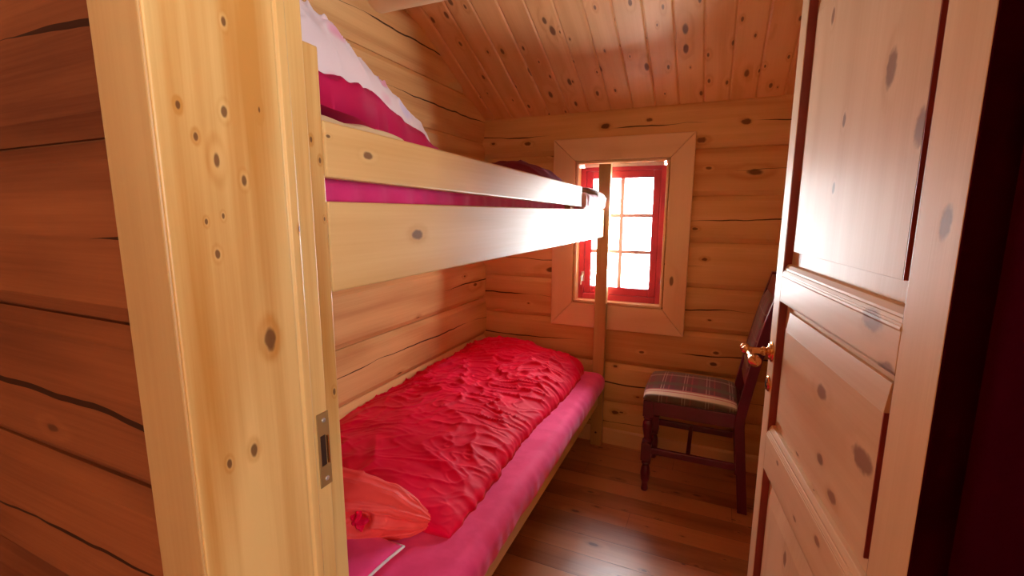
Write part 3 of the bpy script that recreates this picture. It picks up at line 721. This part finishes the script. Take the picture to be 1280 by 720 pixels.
# far end of the upper bunk
bm = BM()
def bl_top(u, v):
    x = -1.16 + .50 * u; y = 1.90 + .48 * v; k = edge(u, 2.0) * edge(v, 2.4)
    return (x, y, ZU + .003 + .175 * k * (.75 + .25 * math.sin(2.2 * u + 1)) + (.010 * ridge(x, y, 9, 3) ** 2 + .012 * nz(x * 8, y * 8, 5)) * k)
soft_patch(bm, 70, 70, bl_top, lambda u, v: (-1.16 + .50 * u, 1.90 + .48 * v, ZU + .002))
tag(obj('blanket', bm, M['darkmag'], smooth=True), 'dark magenta blanket heaped at the far end of the upper bunk', 'blanket')
bm = BM()
def pl_top(u, v):
    x = -1.05 + .487 * u; y = 2.388 + .195 * v; k = edge(.5 + .5 * u, 2.4) * edge(v, 3)
    return (x, y, ZU + .003 + .085 * k + (.008 * ridge(x, y, 10, 6) ** 2) * k)
soft_patch(bm, 60, 40, pl_top, lambda u, v: (-1.05 + .487 * u, 2.388 + .195 * v, ZU + .002))
tag(obj('blanket', bm, M['plaid2'], smooth=True), 'folded plaid blanket with cream stripes at the window end of the upper bunk', 'blanket')
# pale sheet end lapping over the side board beyond the guard rail
bm = BM()
sheeted('folded_sheet', -.633, -.566, 2.125, 2.575, 1.4175, 1.492, .022, cloth('pale_pink_cotton', (.78, .52, .56), rough=.75), None, wr=.006, n=(16, 60), rip=.01)
tag(bpy.data.objects['folded_sheet'], 'pale pink folded sheet lying on the side board beyond the guard rail', 'sheet')

# ------------------------------------------------------------------ chair
ch = thing('chair', 'wine-red painted wooden chair with plaid seat below the window, behind the door', 'chair', (-.04, 2.43, 0))
def C(x, y, z): return (x, y, z)       # chair-local metres: seat front towards -x
xf, yn, yfz = -.205, -.175, .175
def front_leg(y):
    bm = BM(); L = .024
    box(bm, xf - L, xf + L, y - L, y + L, .405, .487); box(bm, xf - L, xf + L, y - L, y + L, .170, .262)
    lathe(bm, [(0.0207, .262), (0.0171, .268), (0.0232, .274), (0.0171, .281), (0.0152, .290), (0.0207, .315), (0.0250, .345), (0.0232, .368), (0.0159, .384), (0.0232, .392), (0.0171, .399), (0.0207, .405)], (xf, y, 0), seg=24)
    lathe(bm, [(0.0146, 0), (0.0177, .008), (0.0152, .028), (0.0146, .04), (0.0214, .062), (0.0238, .095), (0.0207, .125), (0.0152, .142), (0.0226, .152), (0.0171, .160), (0.0207, .170)], (xf, y, 0), seg=24)
    return bm
for y in (yn, yfz): obj('leg', front_leg(y), M['chair'], ch, True, smooth=False, bevel=.002)
def back_x(z):   # rake of the back posts
    return .200 + (.0 if z > .45 else (.45 - z) * .10) + (max(0, z - .45) * .15) + max(0, z - .45) ** 2 * .06
for y in (yn, yfz):
    bm = BM(); zs = frange(0, 1.115, 24); prev = None
    for z in zs:
        x = back_x(z); hw = .021 if z < .9 else .021 - .006 * sm((z - .9) / .2); row = [bm.verts.new(c) for c in ((x - hw, y - .017, z), (x + hw, y - .017, z), (x + hw, y + .017, z), (x - hw, y + .017, z))]
        if prev:
            for k in range(4): bm.faces.new((prev[k], prev[(k + 1) % 4], row[(k + 1) % 4], row[k]))
        else: bm.faces.new(row[::-1])
        prev = row
    bm.faces.new(prev); obj('back_post', bm, M['chair'], ch, True, bevel=.003)
for y in (yn, yfz):
    bm = BM(); box(bm, xf + .02, .182, y - .011, y + .011, .415, .484); obj('apron', bm, M['chair'], ch, True, bevel=.002)
    bm = BM(); box(bm, xf + .02, .200, y - .009, y + .009, .205, .238); obj('stretcher', bm, M['chair'], ch, True, bevel=.003)
bm = BM(); box(bm, xf - .011, xf + .011, yn + .02, yfz - .02, .415, .484); obj('apron', bm, M['chair'], ch, True, bevel=.002)
bm = BM(); box(bm, .19, .212, yn + .017, yfz - .017, .415, .484); obj('apron', bm, M['chair'], ch, True, bevel=.002)
bm = BM(); box(bm, -.02, .0, yn + .009, yfz - .009, .208, .236); obj('stretcher', bm, M['chair'], ch, True, bevel=.003)
bm = BM()
def seat_pos(u, v, s):
    U, V = 2 * u - 1, 2 * v - 1
    wd = .203 - .012 * (U + 1) / 2
    x = -.018 + .212 * U + (-.012 * (1 - V * V) if U < 0 else 0) * abs(U); y = wd * V
    k = edge(u, 6) * edge(v, 6); kk = edge(u, 2.3) * edge(v, 2.3)
    return (x, y, .497 + (.017 * k + .034 * kk if s > 0 else -.012 * k))
soft_patch(bm, 50, 50, lambda u, v: seat_pos(u, v, 1), lambda u, v: seat_pos(u, v, -1))
obj('seat_cushion', bm, M['plaid'], ch, True, smooth=True)
def back_piece(z0, z1, dx, th, mat, name, n=10, pad=False):
    bm = BM(); zs = frange(z0, z1, n); rows = []
    ys = frange(yn + .0175, yfz - .0175, 12)
    for z in zs:
        fr_ = []
        for y in ys:
            V = (y - ys[0]) / (ys[-1] - ys[0]); b = .016 * math.sqrt(edge(V, 3) * edge((z - z0) / (z1 - z0), 3)) if pad else 0
            fr_.append(bm.verts.new((back_x(z) + dx - b - .012 * 0, y, z)))
        bk_ = [bm.verts.new((back_x(z) + dx + th, y, z)) for y in ys]; rows.append((fr_, bk_))
    for (a, b), (c, d) in zip(rows, rows[1:]):
        for k in range(len(ys) - 1):
            bm.faces.new((a[k], a[k + 1], c[k + 1], c[k])); bm.faces.new((b[k + 1], b[k], d[k], d[k + 1]))
        bm.faces.new((a[0], c[0], d[0], b[0])); bm.faces.new((a[-1], b[-1], d[-1], c[-1]))
    for a, b in (rows[0], rows[-1]):
        for k in range(len(ys) - 1): bm.faces.new((a[k], b[k], b[k + 1], a[k + 1]))
    return obj(name, bm, mat, ch, True, smooth=pad, bevel=0 if pad else .003)
back_piece(1.030, 1.105, -.012, .024, M['chair'], 'top_rail')
back_piece(.600, .655, -.012, .024, M['chair'], 'back_rail', 4)
back_piece(.656, 1.029, -.010, .016, M['plaid_b'] if 'plaid_b' in M else plaid('plaid_chair_back', MAR, [(.25, .16, GRN, .55), (.60, .06, CRM, .12)], [(.2, .12, GRN, .55), (.62, .03, CRM, .15)], .125, 1, 2), 'back_cushion', 14, True)

# ------------------------------------------------------------------ light
w = bpy.data.worlds.new('overcast_sky_over_snow'); SC.world = w; w.use_nodes = True
nt = w.node_tree; bg = nt.nodes['Background']; tc = nt.nodes.new('ShaderNodeTexCoord'); sp_ = nt.nodes.new('ShaderNodeSeparateXYZ')
nt.links.new(tc.outputs['Generated'], sp_.inputs[0])
st = maprange(nt, sp_.outputs[2], -.10, .02, 125.0, 54.0)       # sunlit snow below the horizon, bright cloud above
bg.inputs[0].default_value = (.90, .97, 1.0, 1); nt.links.new(st, bg.inputs[1])
def area(name, loc, rot, sx, sy, power, colr, portal=False):
    l = bpy.data.lights.new(name, 'AREA'); l.shape = 'RECTANGLE'; l.size = sx; l.size_y = sy; l.energy = power; l.color = colr
    if portal: l.cycles.is_portal = True
    o = bpy.data.objects.new(name, l); COL.objects.link(o); o.location = loc; o.rotation_euler = rot; return o
area('window_portal', ((WX0 + WX1) / 2, YF + .125, (WZ0 + WZ1) / 2), (-PI / 2, 0, 0), WX1 - WX0, WZ1 - WZ0, 1, (1, 1, 1), True)
area('hall_window_portal', (1.84, (HW[0] + HW[1]) / 2, (HW[2] + HW[3]) / 2), (PI / 2, 0, PI / 2), HW[1] - HW[0], HW[3] - HW[2], 1, (1, 1, 1), True)
# ------------------------------------------------------------------ camera
cam = bpy.data.cameras.new('camera'); co = bpy.data.objects.new('camera', cam); COL.objects.link(co); SC.camera = co
cam.sensor_fit = 'HORIZONTAL'; cam.sensor_width = 36; cam.lens = 575 / 1280 * 36; cam.clip_start = .02
pt, yw, rl = math.radians(9.3), math.radians(23.7), math.radians(.2)
F = Vector((-math.sin(yw) * math.cos(pt), math.cos(yw) * math.cos(pt), -math.sin(pt)))
R0 = Vector((math.cos(yw), math.sin(yw), 0)); U0 = R0.cross(F)
R = R0 * math.cos(rl) + U0 * math.sin(rl); U = -R0 * math.sin(rl) + U0 * math.cos(rl)
mw = Matrix((R, U, -F)).transposed().to_4x4(); mw.translation = Vector((0, 0, H)); co.matrix_world = mw
SC.view_settings.view_transform = 'Standard'; SC.view_settings.look = 'None'; SC.view_settings.gamma = 1.0
SC.view_settings.exposure = -.24; SC.view_settings.use_curve_mapping = False
SC.cycles.max_bounces = 10; SC.cycles.diffuse_bounces = 8; SC.cycles.transparent_max_bounces = 12
